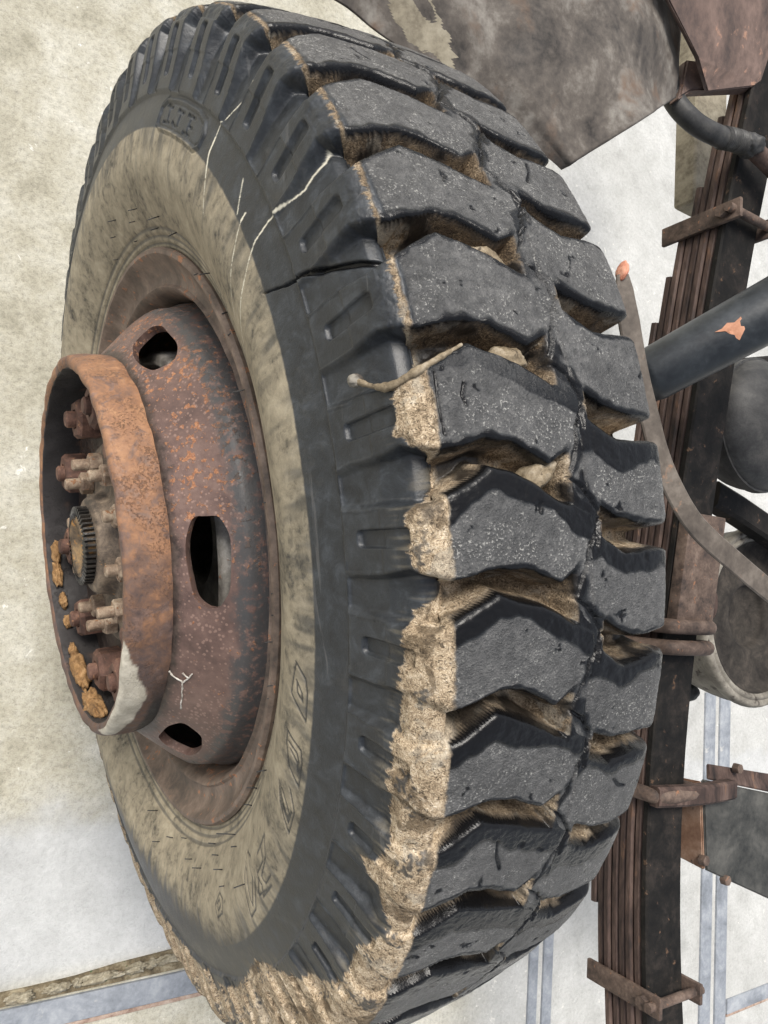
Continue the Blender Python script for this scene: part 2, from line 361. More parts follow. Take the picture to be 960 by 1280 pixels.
def poly_sdf(x, y, pts):
    d = np.full(x.shape, 1e9, np.float32); inside = np.zeros(x.shape, bool); n = len(pts)
    for i in range(n):
        ax_, ay = pts[i]; bx_, by = pts[(i + 1) % n]; ex, ey = bx_ - ax_, by - ay
        t = np.clip(((x - ax_) * ex + (y - ay) * ey) / (ex * ex + ey * ey), 0, 1)
        d = np.minimum(d, (x - ax_ - t * ex) ** 2 + (y - ay - t * ey) ** 2)
        if ay != by: inside ^= ((ay > y) != (by > y)) & (x < ex * (y - ay) / ey + ax_)
    d = np.sqrt(d); return np.where(inside, -d, d)
def row(up, lo, centre):
    pts = [(a, b * MM) for a, b in up + lo]
    xu = (u + 2.6 * nA + .7 * nB).astype(np.float32); pv = (phi + (2.4 * perlin(P3 * 24 + 40) + 0.7 * perlin(P3 * 80 + 60) + .12 * perlin(P3 * 300 + 11)) / MM)
    k0 = np.round((pv - centre) / PITCH); best = np.full(u.shape, 1e9, np.float32); idx = np.zeros(u.shape, int)
    for dk in (-1, 0, 1):
        k = k0 + dk; jit = np.sin(k * 12.9898) * .12; wid = 0.0
        s_ = poly_sdf(xu, ((pv - k * PITCH - jit) * MM).astype(np.float32), pts)
        w = s_ < best; best = np.where(w, s_, best); idx = np.where(w, k, idx).astype(int)
    # distance below the upper edge of the lug
    ups = sorted(up); ue = np.interp(u, [a for a, b in ups], [b for a, b in ups])
    de = (phi - idx * PITCH - ue) * MM
    return best, idx, de
sn_, kn, den = row(near_up, near_lo, -7.0)
sf_, kf, dff = row(far_up, far_lo, -9.8)
isfar = sf_ < sn_; sdl = np.where(isfar, sf_ - 1.0, sn_ - 1.8 * sstep(116, 100, u)); dup = np.where(isfar, dff, den)
Dg = np.interp(u, [-140, -134, -118, -104, 102, 114, 127, 150, 182, 186], [0, 3, 18, 28, 28, 23, 12, 6, 3.5, 0])
Dg = Dg + np.where((u > -100) & (u < 106), 1.6 * nL * 2 + 1.2 * nA - 6 * sstep(24, 6, u) * (u > -4), 0)
Dg = Dg * (1 - .8 * sstep(7, 13, phi) * sstep(92, 104, u) * sstep(150, 128, u))
wall = sstep(0, 7.0, sdl)
depth = Dg * wall
cb = np.abs(u + 3 + 2.5 * nA + 1.2 * nB) - 10.5
slit = np.full(u.shape, 99., np.float32)
zig = [(9, -2.0), (1, -3.6), (-3, -5.4), (-13, -7.0), (-6, -8.3), (-1, -9.2), (9, -10.0)]
for kq in range(-10, 12):                                        # the zigzag slits that part the two rows
    for (a0_, b0_), (a1_, b1_) in list(zip(zig[:-1], zig[1:])) + [((-9.5, -7.4), (-9.0, -5.2))]:
        a0_ += 1.5 * math.sin(kq * 5.1); a1_ += 1.5 * math.sin(kq * 3.3)
        ph0, ph1 = b0_ + kq * PITCH, b1_ + kq * PITCH; rowm = (phi[:, 0] > min(ph0, ph1) - 1) & (phi[:, 0] < max(ph0, ph1) + 1); cm = np.abs(u[0]) < 34
        sl_ = np.ix_(np.where(rowm)[0], np.where(cm)[0]); x_, y_ = u[sl_] + 3.0 * nA[sl_], phi[sl_] * MM + 2 * nL[sl_]
        ex, ey = a1_ - a0_, (ph1 - ph0) * MM; t_ = np.clip(((x_ - a0_) * ex + (y_ - ph0 * MM) * ey) / (ex * ex + ey * ey), 0, 1)
        slit[sl_] = np.minimum(slit[sl_], np.hypot(x_ - a0_ - t_ * ex, y_ - ph0 * MM - t_ * ey) - .45)
band = .7 + .5 * nA + .3 * nB + np.maximum(Dg - 2, 0) * sstep(0, 6, cb)
tread = (u > -139) & (u < 184)
depth = np.where((np.abs(u) < 30), np.minimum(depth, band), depth)
depth += 2.6 * sstep(1.3, -.4, slit)
topm = tread & (sdl < 0)
depth += np.where(tread, 1.0 * np.exp(-np.maximum(-sdl, 0) / 1.0) * sstep(9, 15, np.abs(u + 3)) * (u < 118) * (u > -90) * (sdl < 6), 0)
depth += np.where(topm & (u < 118), 1.1 * nL + .35 * nA + .35 * nB + .25 * nC + 1.2 * sstep(.62, .8, perlin(P3 * 75 + 21)), 0)
wl_ = tread & (sdl > -1) & (u < 120)
depth += np.where(wl_, (.6 * nA + .5 * nB + .2 * nC) * sstep(-1, 3, sdl) * sstep(106, 96, u), 0)
# chips along the outboard lug edge
depth += np.where((u > 96) & (u < 122) & (sdl < 2), (.15 + 1.3 * sstep(-8, -12, phi)) * np.maximum(nA + .7 * nB, 0) + .4 * np.abs(nC), 0)
# sidewall relief
pan = sstep(.1585, .1545, T)                                     # band below the ribbed zone
side = (T < .226)
low = 3.5 * pan * sstep(.075, .12, T)
depth = np.where(T < .160, np.maximum(low, depth * (1 - pan)), depth)
kk = np.round((phi + 7.05) / PITCH); pb = (phi + 7.05 - kk * PITCH) * 8.4
bx_ = np.maximum(np.abs((T - .192) * 1000) - 21.5, np.abs(pb) - 4.8); bq = np.hypot(np.maximum(np.abs((T - .192) * 1000) - 18.5, 0), np.maximum(np.abs(pb) - 2.4, 0)) - 3.2
depth += np.where(side & (T > .165), 3.2 * sstep(.7, -.7, bq), 0)
depth += np.where(side & (sdl < 0) & (T > .157), .7 * sstep(.1915, .1905, T), 0)
depth += np.where(T < .045, .9 * (np.sin(np.clip((T - .006) / .0085, 0, 4) * 2 * np.pi) * .5 + .5) * sstep(.044, .03, T), 0)
depth += np.where(T < .16, .35 * nL + .2 * nA, 0)
# lettering and outlines on the sidewall
def pl_dist(pts):
    pts = np.array(pts); lo, hi = pts.min(0), pts.max(0)
    out = np.full(u.shape, 1e3, np.float32)
    iT = np.where((Tv > lo[0] - .012) & (Tv < hi[0] + .012))[0]; iP = np.where((phi[:, 0] > lo[1] - 2) & (phi[:, 0] < hi[1] + 2))[0]
    if not len(iT) or not len(iP): return out
    sl = np.ix_(iP, iT); tt = T[sl] * 1000; pp = phi[sl] * np.interp(pts[:, 0].mean(), arc, prof[:, 1]) * 17.453
    sc = np.interp(pts[:, 0].mean(), arc, prof[:, 1]) * 17.453; d = np.full(tt.shape, 1e3)
    for (a, b), (c, e) in zip(pts[:-1], pts[1:]):
        ax_, ay, bx2, by = a * 1000, b * sc, c * 1000, e * sc; ex, ey = bx2 - ax_, by - ay; q = ex * ex + ey * ey + 1e-9
        t = np.clip(((tt - ax_) * ex + (pp - ay) * ey) / q, 0, 1); d = np.minimum(d, np.hypot(tt - ax_ - t * ex, pp - ay - t * ey))
    out[sl] = d; return out
glyph = [[(.1322, -59.33), (.1442, -59.98)], [(.1306, -60.8), (.1306, -58.4)], [(.1459, -61.2), (.1442, -59.0)],
         [(.1325, -57.6), (.1300, -56.8), (.1300, -55.7), (.1424, -55.9)], [(.1440, -57.0), (.1432, -54.9)],
         [(.1292, -52.3), (.1442, -52.5)], [(.1292, -53.4), (.1292, -51.2)], [(.1362, -52.4), (.1362, -51.2)], [(.1442, -53.6), (.1442, -51.4)]]
for gl in glyph: depth += 1.5 * sstep(1.9, .9, pl_dist(gl))
boxl = [(.1240, -61.6), (.1280, -62.8), (.1440, -63.0), (.1500, -61.6), (.1510, -57.3), (.1505, -51.0), (.147, -48.6), (.140, -47.6), (.129, -47.6), (.1240, -48.8), (.1235, -55.0), (.1240, -61.6)]
bd = pl_dist(boxl); depth -= 1.3 * sstep(1.6, .4, np.abs(bd)); depth += .9 * sstep(1.4, .3, np.abs(bd - 3.0))
outl = [[(.1016, 13.35), (.1136, 14.53), (.116, 15.74), (.116, 18.86), (.096, 16.95)], [(.1016, 13.35), (.0985, 15.0), (.096, 16.95)], [(.103, 15.23), (.1098, 16.23), (.1111, 17.05), (.1044, 16.43), (.103, 15.23)],
        [(.0946, 21.44), (.103, 21.96), (.1136, 22.35), (.116, 23.59), (.116, 26.53), (.1016, 25.28), (.0946, 22.99), (.0946, 21.44)], [(.1016, 23.29), (.1111, 24.03), (.1124, 24.92)], [(.0975, 22.6), (.109, 23.0), (.1125, 23.8)],
        [(.0904, 28.54), (.0974, 30.89), (.1148, 33.08), (.116, 29.81), (.1071, 27.81)], [(.0974, 28.95), (.1071, 30.17), (.1111, 30.78), (.1098, 31.6), (.0988, 30.0)], [(.094, 28.7), (.099, 30.6), (.1115, 32.0), (.113, 30.2)],
        [(.0863, 40.85), (.0863, 38.31), (.0974, 40.5), (.1016, 43.83), (.1085, 43.75), (.1098, 41.46)], [(.0863, 42.75), (.0863, 40.6), (.096, 41.6), (.096, 44.6), (.1045, 44.9)], [(.1058, 44.71), (.1124, 46.11), (.1148, 42.59)], [(.100, 44.9), (.108, 46.9), (.1148, 42.59)],
        [(.0791, 45.76), (.0700, 47.4), (.0849, 49.57), (.1136, 52.03), (.1124, 49.52), (.096, 45.78)], [(.0791, 47.78), (.1044, 49.89), (.1085, 50.01), (.0932, 46.51)],
        [(.0777, 62.37), (.0849, 60.89), (.0946, 61.97), (.0974, 64.6), (.0863, 64.79), (.0777, 62.37)], [(.083, 62.6), (.088, 62.2), (.092, 63.6), (.086, 63.9), (.083, 62.6)]]
ol = np.full(u.shape, 1e3, np.float32)
for gq in outl: ol = np.minimum(ol, pl_dist(gq))
depth += 1.2 * sstep(1.5, .3, ol)
scr_l = [([(.2140, -29.0), (.2075, -28.6), (.1964, -28.47), (.1865, -28.03), (.1674, -28.78), (.1493, -29.24), (.1322, -28.93), (.1183, -27.94)], 1.2), ([(.1183, -27.94), (.096, -26.01), (.082, -24.52), (.06, -22.6)], .9),
         ([(.1978, -41.78), (.1835, -43.01), (.1541, -45.25), (.1450, -45.0)], 1.0), ([(.1450, -45.0), (.1322, -44.57), (.116, -43.08)], 1.5), ([(.116, -43.08), (.0932, -40.94)], .8),
         ([(.1459, -36.29), (.1264, -33.75)], .9), ([(.1338, -32.7), (.1275, -32.6)], 1.5), ([(.1275, -32.6), (.1183, -32.01), (.0988, -30.39), (.0791, -28.53), (.055, -26.4)], .9)]
scr = np.zeros(u.shape, np.float32)
for pts, wd in scr_l:
    wd *= .8; scr = np.maximum(scr, sstep(wd + .5, wd - .3, pl_dist(pts) + 1.0 * np.abs(nC) + .6 * np.abs(nB)))
ck = pl_dist([(.1228, -23.35), (.1442, -22.17), (.1602, -21.52), (.1806, -20.36), (.2085, -18.76), (.2264, -17.96)])
ckw = np.interp(T, [.12, .15, .17, .225], [.3, .6, 2.0, 1.8])
depth += np.where(T < .23, 3.5 * sstep(ckw + .8, ckw * .3, ck + .8 * nB), 0)
cutd = np.full(u.shape, 1e3, np.float32); crs = np.random.default_rng(23)
cuts = [[(.2425, -9.3), (.2412, -7.2), (.2422, -5.2)], [(.2600, -8.4), (.2570, -7.6), (.2590, -7.0)]]
for kq in range(-7, 7):
    for far_ in (0, 1):
        for rep_ in range(1 if crs.random() < .3 else 0):
            uc, pc_ = (crs.uniform(15, 92), crs.uniform(-8.6, -5.6)) if not far_ else (crs.uniform(-78, -22), crs.uniform(-11.5, -8.2))
            an, L_ = crs.uniform(0, np.pi), crs.uniform(4, 14); Tc_ = TC - (uc - 20) / 1000; pc_ += kq * PITCH
            mid = (Tc_ + crs.normal() * .0016, pc_ + crs.normal() * .15)
            cuts.append([(Tc_ - L_ * np.cos(an) / 1000, pc_ - L_ * np.sin(an) / MM), mid, (Tc_ + L_ * np.cos(an) / 1000, pc_ + L_ * np.sin(an) / MM)])
for cu in cuts: cutd = np.minimum(cutd, pl_dist(cu) - .15)
depth += np.where((sdl < -1) & (u < 112) & (u > -92), 1.6 * sstep(1.3, .2, cutd + .5 * nB), 0)
for_lug = np.sin(np.where(isfar, kf * 3.7 + 1, kn * 5.3)) * .8                      # each lug worn a little differently
depth += np.where(tread, for_lug * sstep(2, -3, sdl) * sstep(118, 100, u) * sstep(-105, -90, u) * sstep(8, 18, np.abs(u + 3)), 0)
# --- dirt masks (noise taken on the finished surface, so it does not stretch down the groove walls)
Vt = W((bs[None] - ns[None] * depth * .001), (br[None] - nr[None] * depth * .001), phi)
nA = perlin(Vt * 28); nB = perlin(Vt * 110 + 5); nC = perlin(Vt * 330 + 9); Vt = Vt.reshape(-1, 3)
edge = 1.2 * nB + .8 * nC
dust = sstep(.1252, .1232, T + edge * .0004)
dust *= 1 - .85 * sstep(1.5, .5, ol)
dust *= 1 - .6 * (T < .05) * sstep(.2, .7, np.sin(np.clip((T - .006) / .0085, 0, 4) * 2 * np.pi) + .4 * nA)
streak = perlin(np.stack([phi * .55, T * 22, phi * 0], -1)) + .6 * perlin(np.stack([phi * 1.6, T * 30, phi * 0 + 4], -1))
dlim = np.interp(phi, [50, 62, 68, 74, 80, 88, 95, 105, 120, 135, 150], [.1242, .121, .113, .102, .092, .086, .084, .088, .105, .1242, .1242])
dust *= 1 - sstep(-.014, .020, T - dlim - .020 * streak * sstep(54, 64, phi)) * sstep(52, 58, phi) * sstep(150, 130, phi)
dust *= 1 - .55 * sstep(.0, .9, streak) * sstep(.05, .12, T)
dust *= 1 - .45 * sstep(.085, .1235, T) * sstep(-.8, .6, streak)
mtab = np.array([(-180, .2325), (-20, .2325), (-11, .231), (-8.4, .2163), (-5.6, .2132), (-3.9, .2327), (-.56, .2132), (2, .2132), (3.35, .219), (4.9, .228), (6.2, .207), (8, .206), (12.2, .202), (15, .199), (17.9, .198), (21.4, .198), (24.2, .207), (26.3, .20), (27.2, .185), (28.4, .20), (31.6, .22), (36.9, .2), (41, .206), (46, .185), (52, .163), (57.5, .145), (70.6, .169), (90, .16), (180, .2)])
mb = np.interp(phi, mtab[:, 0], mtab[:, 1]) + .0015 * nC + .0015 * nA + .0042 * np.abs(perlin(np.stack([phi * 1.7, T * 25, phi * 0 + 2], -1))) - .002 + .003 * perlin(np.stack([phi * 5.5, T * 70, phi * 0 + 8], -1))
mlo = sstep(mb - .0008, mb + .0008, T)
topedge = .2385 - .0035 * sstep(-9, -12, phi) + .002 * nA + .0015 * nB + .001 * nC
onlug = sstep(topedge + .0012, topedge - .0012, T)
wallm = sstep(2.3, 3.1, sdl + 1.0 * nA + .35 * nB + .9 * sstep(-6, -12, phi)) * (u > -90 + 5 * nA) * (1 - sstep(1.5, -1.5, cb) * (np.abs(u) < 30))
wet = sstep(.12, .38, perlin(Vt.reshape(nP, nT, 3) * 34 + 71) + .3 * nB) * sstep(.243, .250, T)        # wet black rubber between the mud smears
wallm = wallm * (1 - .9 * wet)
mud = mlo * np.maximum(onlug, wallm)
bare = sstep(.30, .55, perlin(Vt.reshape(nP, nT, 3) * 46 + 31) + .5 * nC) * sstep(.24, .232, T)                # rubber shows through the crust
mud *= 1 - .85 * bare * sstep(-4, 4, phi)
filmz = sstep(mb - .020, mb - .002, T) * (1 - mlo) * sstep(.0, .5, perlin(np.stack([phi * 3.1, T * 30, phi * 0 + 6], -1)) + .3 * nB) * sstep(-10, -4, phi)
dust = np.maximum(dust, .30 * filmz)
ylo = sstep(-11, -7, phi)                                       # fresh light mud begins here
tone = np.clip(sstep(.262, .236, T + .006 * nA) * (.35 + .65 * ylo) + .5 * nA * ylo + .12 + .35 * sstep(0, .6, nL) + ylo * (.25 + .35 * sstep(-.2, .4, nA + nL) * (sdl > 4)) + .3 * isfar, 0, 1) * (.3 + .7 * np.maximum(ylo, onlug * .7))
lugtop = np.maximum(sstep(1.2, -.6, sdl), sstep(1, -1, cb) * (np.abs(u) < 30)) * (u > -88) * (u < 116)
wide = np.where(isfar, 15, 13) + 8 * nL * 1.5 + 9 * nA
gl = sstep(wide + 1.5, wide - 1.5, dup + 2 * nB) * sstep(-14, -5, phi)
gl = np.maximum(gl, sstep(1.5, -1.5, slit - 2.5 - 6 * nA - 2.5 * nB) * .9)
gl = np.maximum(gl, sstep(4.2, 1.6, -sdl + 2.0 * nB + 2 * nA) * .95 * sstep(6, 14, np.abs(u + 3)))
pitm = sstep(.62, .75, perlin(P3 * 75 + 21) + .25 * nC); gl = np.maximum(gl, pitm * (sdl < -3)); gl = np.maximum(gl, sstep(1.6, .6, cutd + .6 * nB) * (sdl < 0))
gl = np.clip(gl, 0, 1) * (u > -100) * (u < 108)
gl = np.maximum(gl, np.where(u <= -88, .9 * (u > -150), 0))
gl = np.maximum(gl, wet * sstep(2, 3, sdl) * (u > -100) * (u < 80))
gl = np.maximum(gl, sstep(ckw + 1, ckw * .5, ck) * (T > .15) * (T < .23))
worn = lugtop * (1 - gl) * sstep(.2365, .2395, T + .001 * nB)
gloss = gl * (1 - mud)
ii = np.arange(nP)[:, None]; jj = np.arange(nT - 1)[None]; i2 = (ii + 1) % nP
FQ = np.stack([ii * nT + jj, ii * nT + jj + 1, i2 * nT + jj + 1, i2 * nT + jj], -1).reshape(-1, 4)
attrs = dict(dust=dust, mud=mud, tone=tone, worn=worn, gloss=gloss, scratch=scr)
fid = np.full((nP, nT), -1, int)
kc = np.where(isfar, kf, kn); cen = kc * PITCH - np.where(isfar, 9.8, 7.0)
sel = (sdl < 1.5) & (u < 117) & (u > -90) & (cen > -68) & (cen < 62) & (np.abs(u + 3) > 1)
fid[sel] = (kc[sel] + 100) * 2 + isfar[sel]
fl = fid[:, :-1].ravel()
def sub_mesh(name, faces, parent):
    vi, inv = np.unique(faces, return_inverse=True)
    o = np_mesh(name, Vt[vi], inv.reshape(-1, 4), M_RUBBER, parent)
    for k, a in attrs.items():
        at = o.data.attributes.new(k, 'FLOAT', 'POINT'); at.data.foreach_set('value', a.ravel()[vi].astype(np.float32))
    return o
tyre = sub_mesh('tyre', FQ[fl < 0], WH)
lab = {}
for k in np.unique(fl[fl >= 0]):
    f_ = FQ[fl == k]
    if len(f_) > 300: sub_mesh('tread_lug', f_, tyre)

# --- lathe about an axis parallel to the wheel's axis, through (radius r0, angle p0)
def lathe(name, pts, mat, parent, n=96, r0=0, p0=0, smooth=True, sharp=35, close=False, rot=0.0, wob=0):
    pts = np.asarray(pts, float); th = np.linspace(0, 2 * np.pi, n, endpoint=False) + rot
    c = W(0, r0, p0); m = len(pts)
    V = np.empty((n, m, 3)); rr = pts[None, :, 1] + np.zeros((n, 1)); ss = pts[None, :, 0] + np.zeros((n, 1))
    if wob:
        q = np.stack([np.cos(th)[:, None] * rr, np.sin(th)[:, None] * rr, ss], -1); rr = rr + wob * perlin(q * 45); ss = ss + wob * perlin(q * 40 + 9)
    V[..., 0] = c[0] - ss; V[..., 1] = c[1] - rr * np.sin(th)[:, None]; V[..., 2] = c[2] + rr * np.cos(th)[:, None]
    i = np.arange(n)[:, None]; mm = m if close else m - 1; j = np.arange(mm)[None]; i2 = (i + 1) % n; j2 = (j + 1) % m
    F = np.stack([i * m + j, i * m + j2, i2 * m + j2, i2 * m + j], -1).reshape(-1, 4)
    return np_mesh(name, V.reshape(-1, 3), F, mat, parent, smooth, sharp)

# rim: flange, well and back
lathe('rim', [(.1120, .3015), (.1145, .3045), (.1145, .3085), (.111, .311), (.106, .310), (.103, .305), (.06, .300), (-.04, .296), (-.075, .312), (-.083, .31), (-.08, .30), (-.04, .280), (.03, .262), (.066, .258), (.082, .2615), (.094, .266), (.1005, .2705), (.1015, .2725), (.0985, .275), (.0978, .281), (.0995, .287), (.103, .2925), (.108, .2985)], M_RIM, WH, 220, close=True, wob=.0006)
# dished disc with six hand holes
dp = [(.152, .100), (.1535, .150), (.156, .186), (.1585, .194), (.160, .199), (.1565, .2045), (.150, .2105), (.140, .2205), (.130, .2300), (.120, .2395), (.1135, .2450), (.1085, .2485), (.102, .2505), (.090, .2525), (.080, .2565), (.070, .258)]
dq = [(a - .0085 * (1 if r < .19 else .75), r - (.0 if r < .19 else .006)) for a, r in spline(dp, 3)[::-1]]
disc = lathe('wheel_disc', list(spline(dp, 3)) + dq, M_DISC, WH, 200, close=True, wob=.0007)
cb_ = bmesh.new()
for hi, h in enumerate((-56, 5.6, 65, 125, 185, 245)):
    nrm = (W(.71, .71, h) - W(0, 0, h)); cen_ = W(.1325, .2215, h); tan = (W(0, 1, h + 90) - W(0, 0, 0)); tan /= np.linalg.norm(tan); nrm /= np.linalg.norm(nrm)
    sid = np.cross(nrm, tan); vs = []
    for lev in (-.03, .03):
        lv = []
        for q in range(40):
            a_ = 2 * math.pi * q / 40; L_, S_ = (.0405, .0205)
            cx, cy = math.cos(a_), math.sin(a_); e = .76
            x_ = L_ * math.copysign(abs(cx) ** e, cx); y_ = S_ * math.copysign(abs(cy) ** e, cy)
            w_ = 1 + .035 * math.sin(3 * a_ + hi * 2) + .02 * math.sin(7 * a_ + hi)
            lv.append(cb_.verts.new(cen_ + lev * nrm + x_ * w_ * tan + y_ * w_ * sid))
        vs.append(lv)
    for q in range(40): cb_.faces.new((vs[0][q], vs[0][(q + 1) % 40], vs[1][(q + 1) % 40], vs[1][q]))
    cb_.faces.new(vs[0][::-1]); cb_.faces.new(vs[1])
cut = bm_obj('cutter', cb_, M_DISC, WH)
md = disc.modifiers.new('holes', 'BOOLEAN'); md.object = cut; md.operation = 'DIFFERENCE'; md.solver = 'EXACT'
bpy.context.view_layer.update(); dg = bpy.context.evaluated_depsgraph_get()
nm = bpy.data.meshes.new_from_object(disc.evaluated_get(dg)); disc.modifiers.clear(); old = disc.data; disc.data = nm; bpy.data.meshes.remove(old)
nm.name = 'wheel_disc'; nm.polygons.foreach_set('use_smooth', np.ones(len(nm.polygons), bool)); nm.set_sharp_from_angle(angle=R(40))
bpy.data.objects.remove(cut)
# protruding ring
rp = spline([(.158, .1995), (.166, .2005), (.180, .2000), (.192, .1990), (.198, .1975), (.2005, .1945), (.2005, .1900), (.199, .1865), (.196, .1850), (.180, .1850), (.150, .1855)], 8)
hr = lathe('hub_ring', np.vstack([rp, [(.150, .199)]]), M_RING, WH, 420, close=True, wob=.0016)
co = np.empty(len(hr.data.vertices) * 3, np.float32); hr.data.vertices.foreach_get('co', co); co = co.reshape(-1, 3)
hp = np.degrees(np.arctan2(-co[:, 1], co[:, 2] - RC)); hs = -co[:, 0]; hrr = np.hypot(co[:, 1], co[:, 2] - RC); hn = perlin(co * 60) + .6 * perlin(co * 190)
lim = np.interp(hp, [26, 32, 39, 46, 52, 58, 66, 75, 80], [.202, .194, .184, .175, .180, .182, .187, .197, .203]) + .003 * hn
chalk = sstep(lim - .001, lim + .001, hs) * (hrr > .1915) * (hp > 26) * (hp < 80)
black_mask = np.maximum(sstep(.174, .169, hs + .004 * hn) * sstep(38, 52, hp) * sstep(84, 74, hp) * (hrr > .19), sstep(.1868, .1858, hrr + .0004 * hn) * (hs < .1985))  # blackens the ring's inner wall and a patch near its base
for k, a in (('chalk', chalk), ('black_mask', black_mask)):
    at = hr.data.attributes.new(k, 'FLOAT', 'POINT'); at.data.foreach_set('value', a.astype(np.float32))
# pale paint scrawl dribbled on the disc
for cq in ([(.159, .2005, 36.7), (.155, .2058, 37.8), (.1496, .2109, 38.5), (.1478, .2127, 43.0), (.1462, .2143, 48.7)], [(.1502, .2104, 35.3), (.1459, .2146, 36.2), (.1436, .2169, 34.7)], [(.1459, .2146, 36.2), (.149, .2115, 38.7)]):
    pth = spline(np.array([W(a_ + .0006, r_ + .0006, p_) for a_, r_, p_ in cq]), 14); pth = pth + .0012 * np.stack([perlin(pth * 160 + k) for k in (0, 5, 9)], -1)
    nn = np.array([.0, .0, .9]) + np.array([-.7, 0, 0])
    ws = .0006 + .0009 * np.abs(perlin(pth * 210 + 3))
    V, F = sweep(pth, np.array([[(w_ * math.cos(q), .0007 * math.sin(q)) for q in np.linspace(0, 2 * math.pi, 8, endpoint=False)] for w_ in ws]), up=tuple(nn)); np_mesh('paint_scrawl', V, F, M_CHALK, disc)
# hub, flange, studs, nuts
hub = lathe('wheel_hub', spline([(.148, .1845), (.1495, .17), (.150, .13), (.152, .112), (.160, .108), (.164, .104), (.165, .09), (.166, .062), (.170, .056), (.182, .052), (.186, .047), (.187, .030), (.183, .020)], 5), M_HUB, WH, 120, wob=.0012)
lathe('axle_stub', [(.183, 0), (.190, .012), (.193, .020), (.196, .024), (.198, .028), (.198, .033), (.195, .036), (.183, .037)], M_STUBC, hub, 48, wob=.002)
tb = []
for q in range(44):
    a_ = q * 360 / 44
    for da, rr in ((-2.2, .0365), (-1.4, .042), (1.4, .042), (2.2, .0365)): tb.append((a_ + da, rr))
V = []; F = []
for s_ in (.184, .197):
    for a_, rr in tb: V.append(W(s_, rr, a_))
for a_, rr in tb: V.append(W(.1985, rr - .007, a_))
n_ = len(tb)
for q in range(n_):
    for l in (0, 1): F.append((l * n_ + q, l * n_ + (q + 1) % n_, (l + 1) * n_ + (q + 1) % n_, (l + 1) * n_ + q))
np_mesh('toothed_collar', np.array(V), F, M_OIL, hub, False)
def hexnut(parent, r0, p0, s0, h, rad, mat, name):
    return lathe(name, [(s0, 0), (s0, rad), (s0 + h * .86, rad), (s0 + h, rad * .84), (s0 + h, rad * .5), (s0 + h - .004, rad * .46), (s0 + h - .004, 0)], mat, parent, 6, r0, p0, smooth=False, rot=p0 * .37)
for q in range(10):
    a_ = 108 + 36 * q
    nb = hexnut(WH, .149, a_, .1495, .031 + .003 * math.sin(q * 3), .0245, M_NUT, 'wheel_nut')
    lathe('wheel_bolt', [(.1785, 0), (.1785, .0095), (.187, .0095), (.189, .0075), (.189, 0)], M_NUT, nb, 16, .149, a_)
for q in range(10):
    a_ = 126 + 36 * q
    sb = hexnut(hub, .086, a_, .1655, .013, .0125, M_STUD, 'stud_nut')
    sb.location.x = 0
    lathe('stud_bolt', [(.178, 0), (.178, .0062), (.190 + .004 * math.sin(q * 5), .0062), (.1915 + .004 * math.sin(q * 5), .005), (.1915 + .004 * math.sin(q * 5), 0)], M_STUD, hub, 14, .086, a_)
# clay caught in the low side of the ring
def lump(name, c, size, axis, mat, parent, seed, amp=.3):
    b = bmesh.new(); bmesh.ops.create_icosphere(b, subdivisions=4, radius=1.0)
    P = np.array([v.co[:] for v in b.verts]); n1_ = fbm(P * 1.6 + seed * 7.1, 3); P = P * (1 + amp * n1_[:, None])
    ax_ = np.array(axis, float); ax_ /= np.linalg.norm(ax_); tmp = np.array([1, 0, 0]) if abs(ax_[0]) < .9 else np.array([0, 1, 0])
    y_ = np.cross(ax_, tmp); y_ /= np.linalg.norm(y_); z_ = np.cross(ax_, y_)
    P = np.asarray(c) + P[:, :1] * size[0] * ax_ + P[:, 1:2] * size[1] * y_ + P[:, 2:] * size[2] * z_
    for v, p in zip(b.verts, P): v.co = p
    return bm_obj(name, b, mat, parent, True, None)
for q, (a_, s_, L_, w_) in enumerate([(178, .188, .014, .007), (169, .189, .016, .007), (158, .187, .010, .006), (135, .188, .012, .006), (124, .187, .030, .011), (104, .188, .020, .012), (95, .189, .018, .010), (149, .186, .008, .006)]):
    t_ = W(0, 1, a_ + 90) - W(0, 0, 0)
    lump('clay_clump', W(s_, .180, a_), (L_, w_, w_ * .8), t_, M_CLAY, WH, q, .4)
# brake drum seen through the hand holes
lathe('brake_drum', spline([(.070, .06), (.072, .15), (.088, .165), (.112, .188), (.115, .196), (.109, .2045), (.08, .207), (-.02, .209), (-.055, .214), (-.06, .21)], 6), M_DRUM, WH, 120)
lathe('backing_plate', [(-.06, .02), (-.06, .28), (-.064, .29), (-.07, .28), (-.07, .02)], M_OIL, WH, 64)
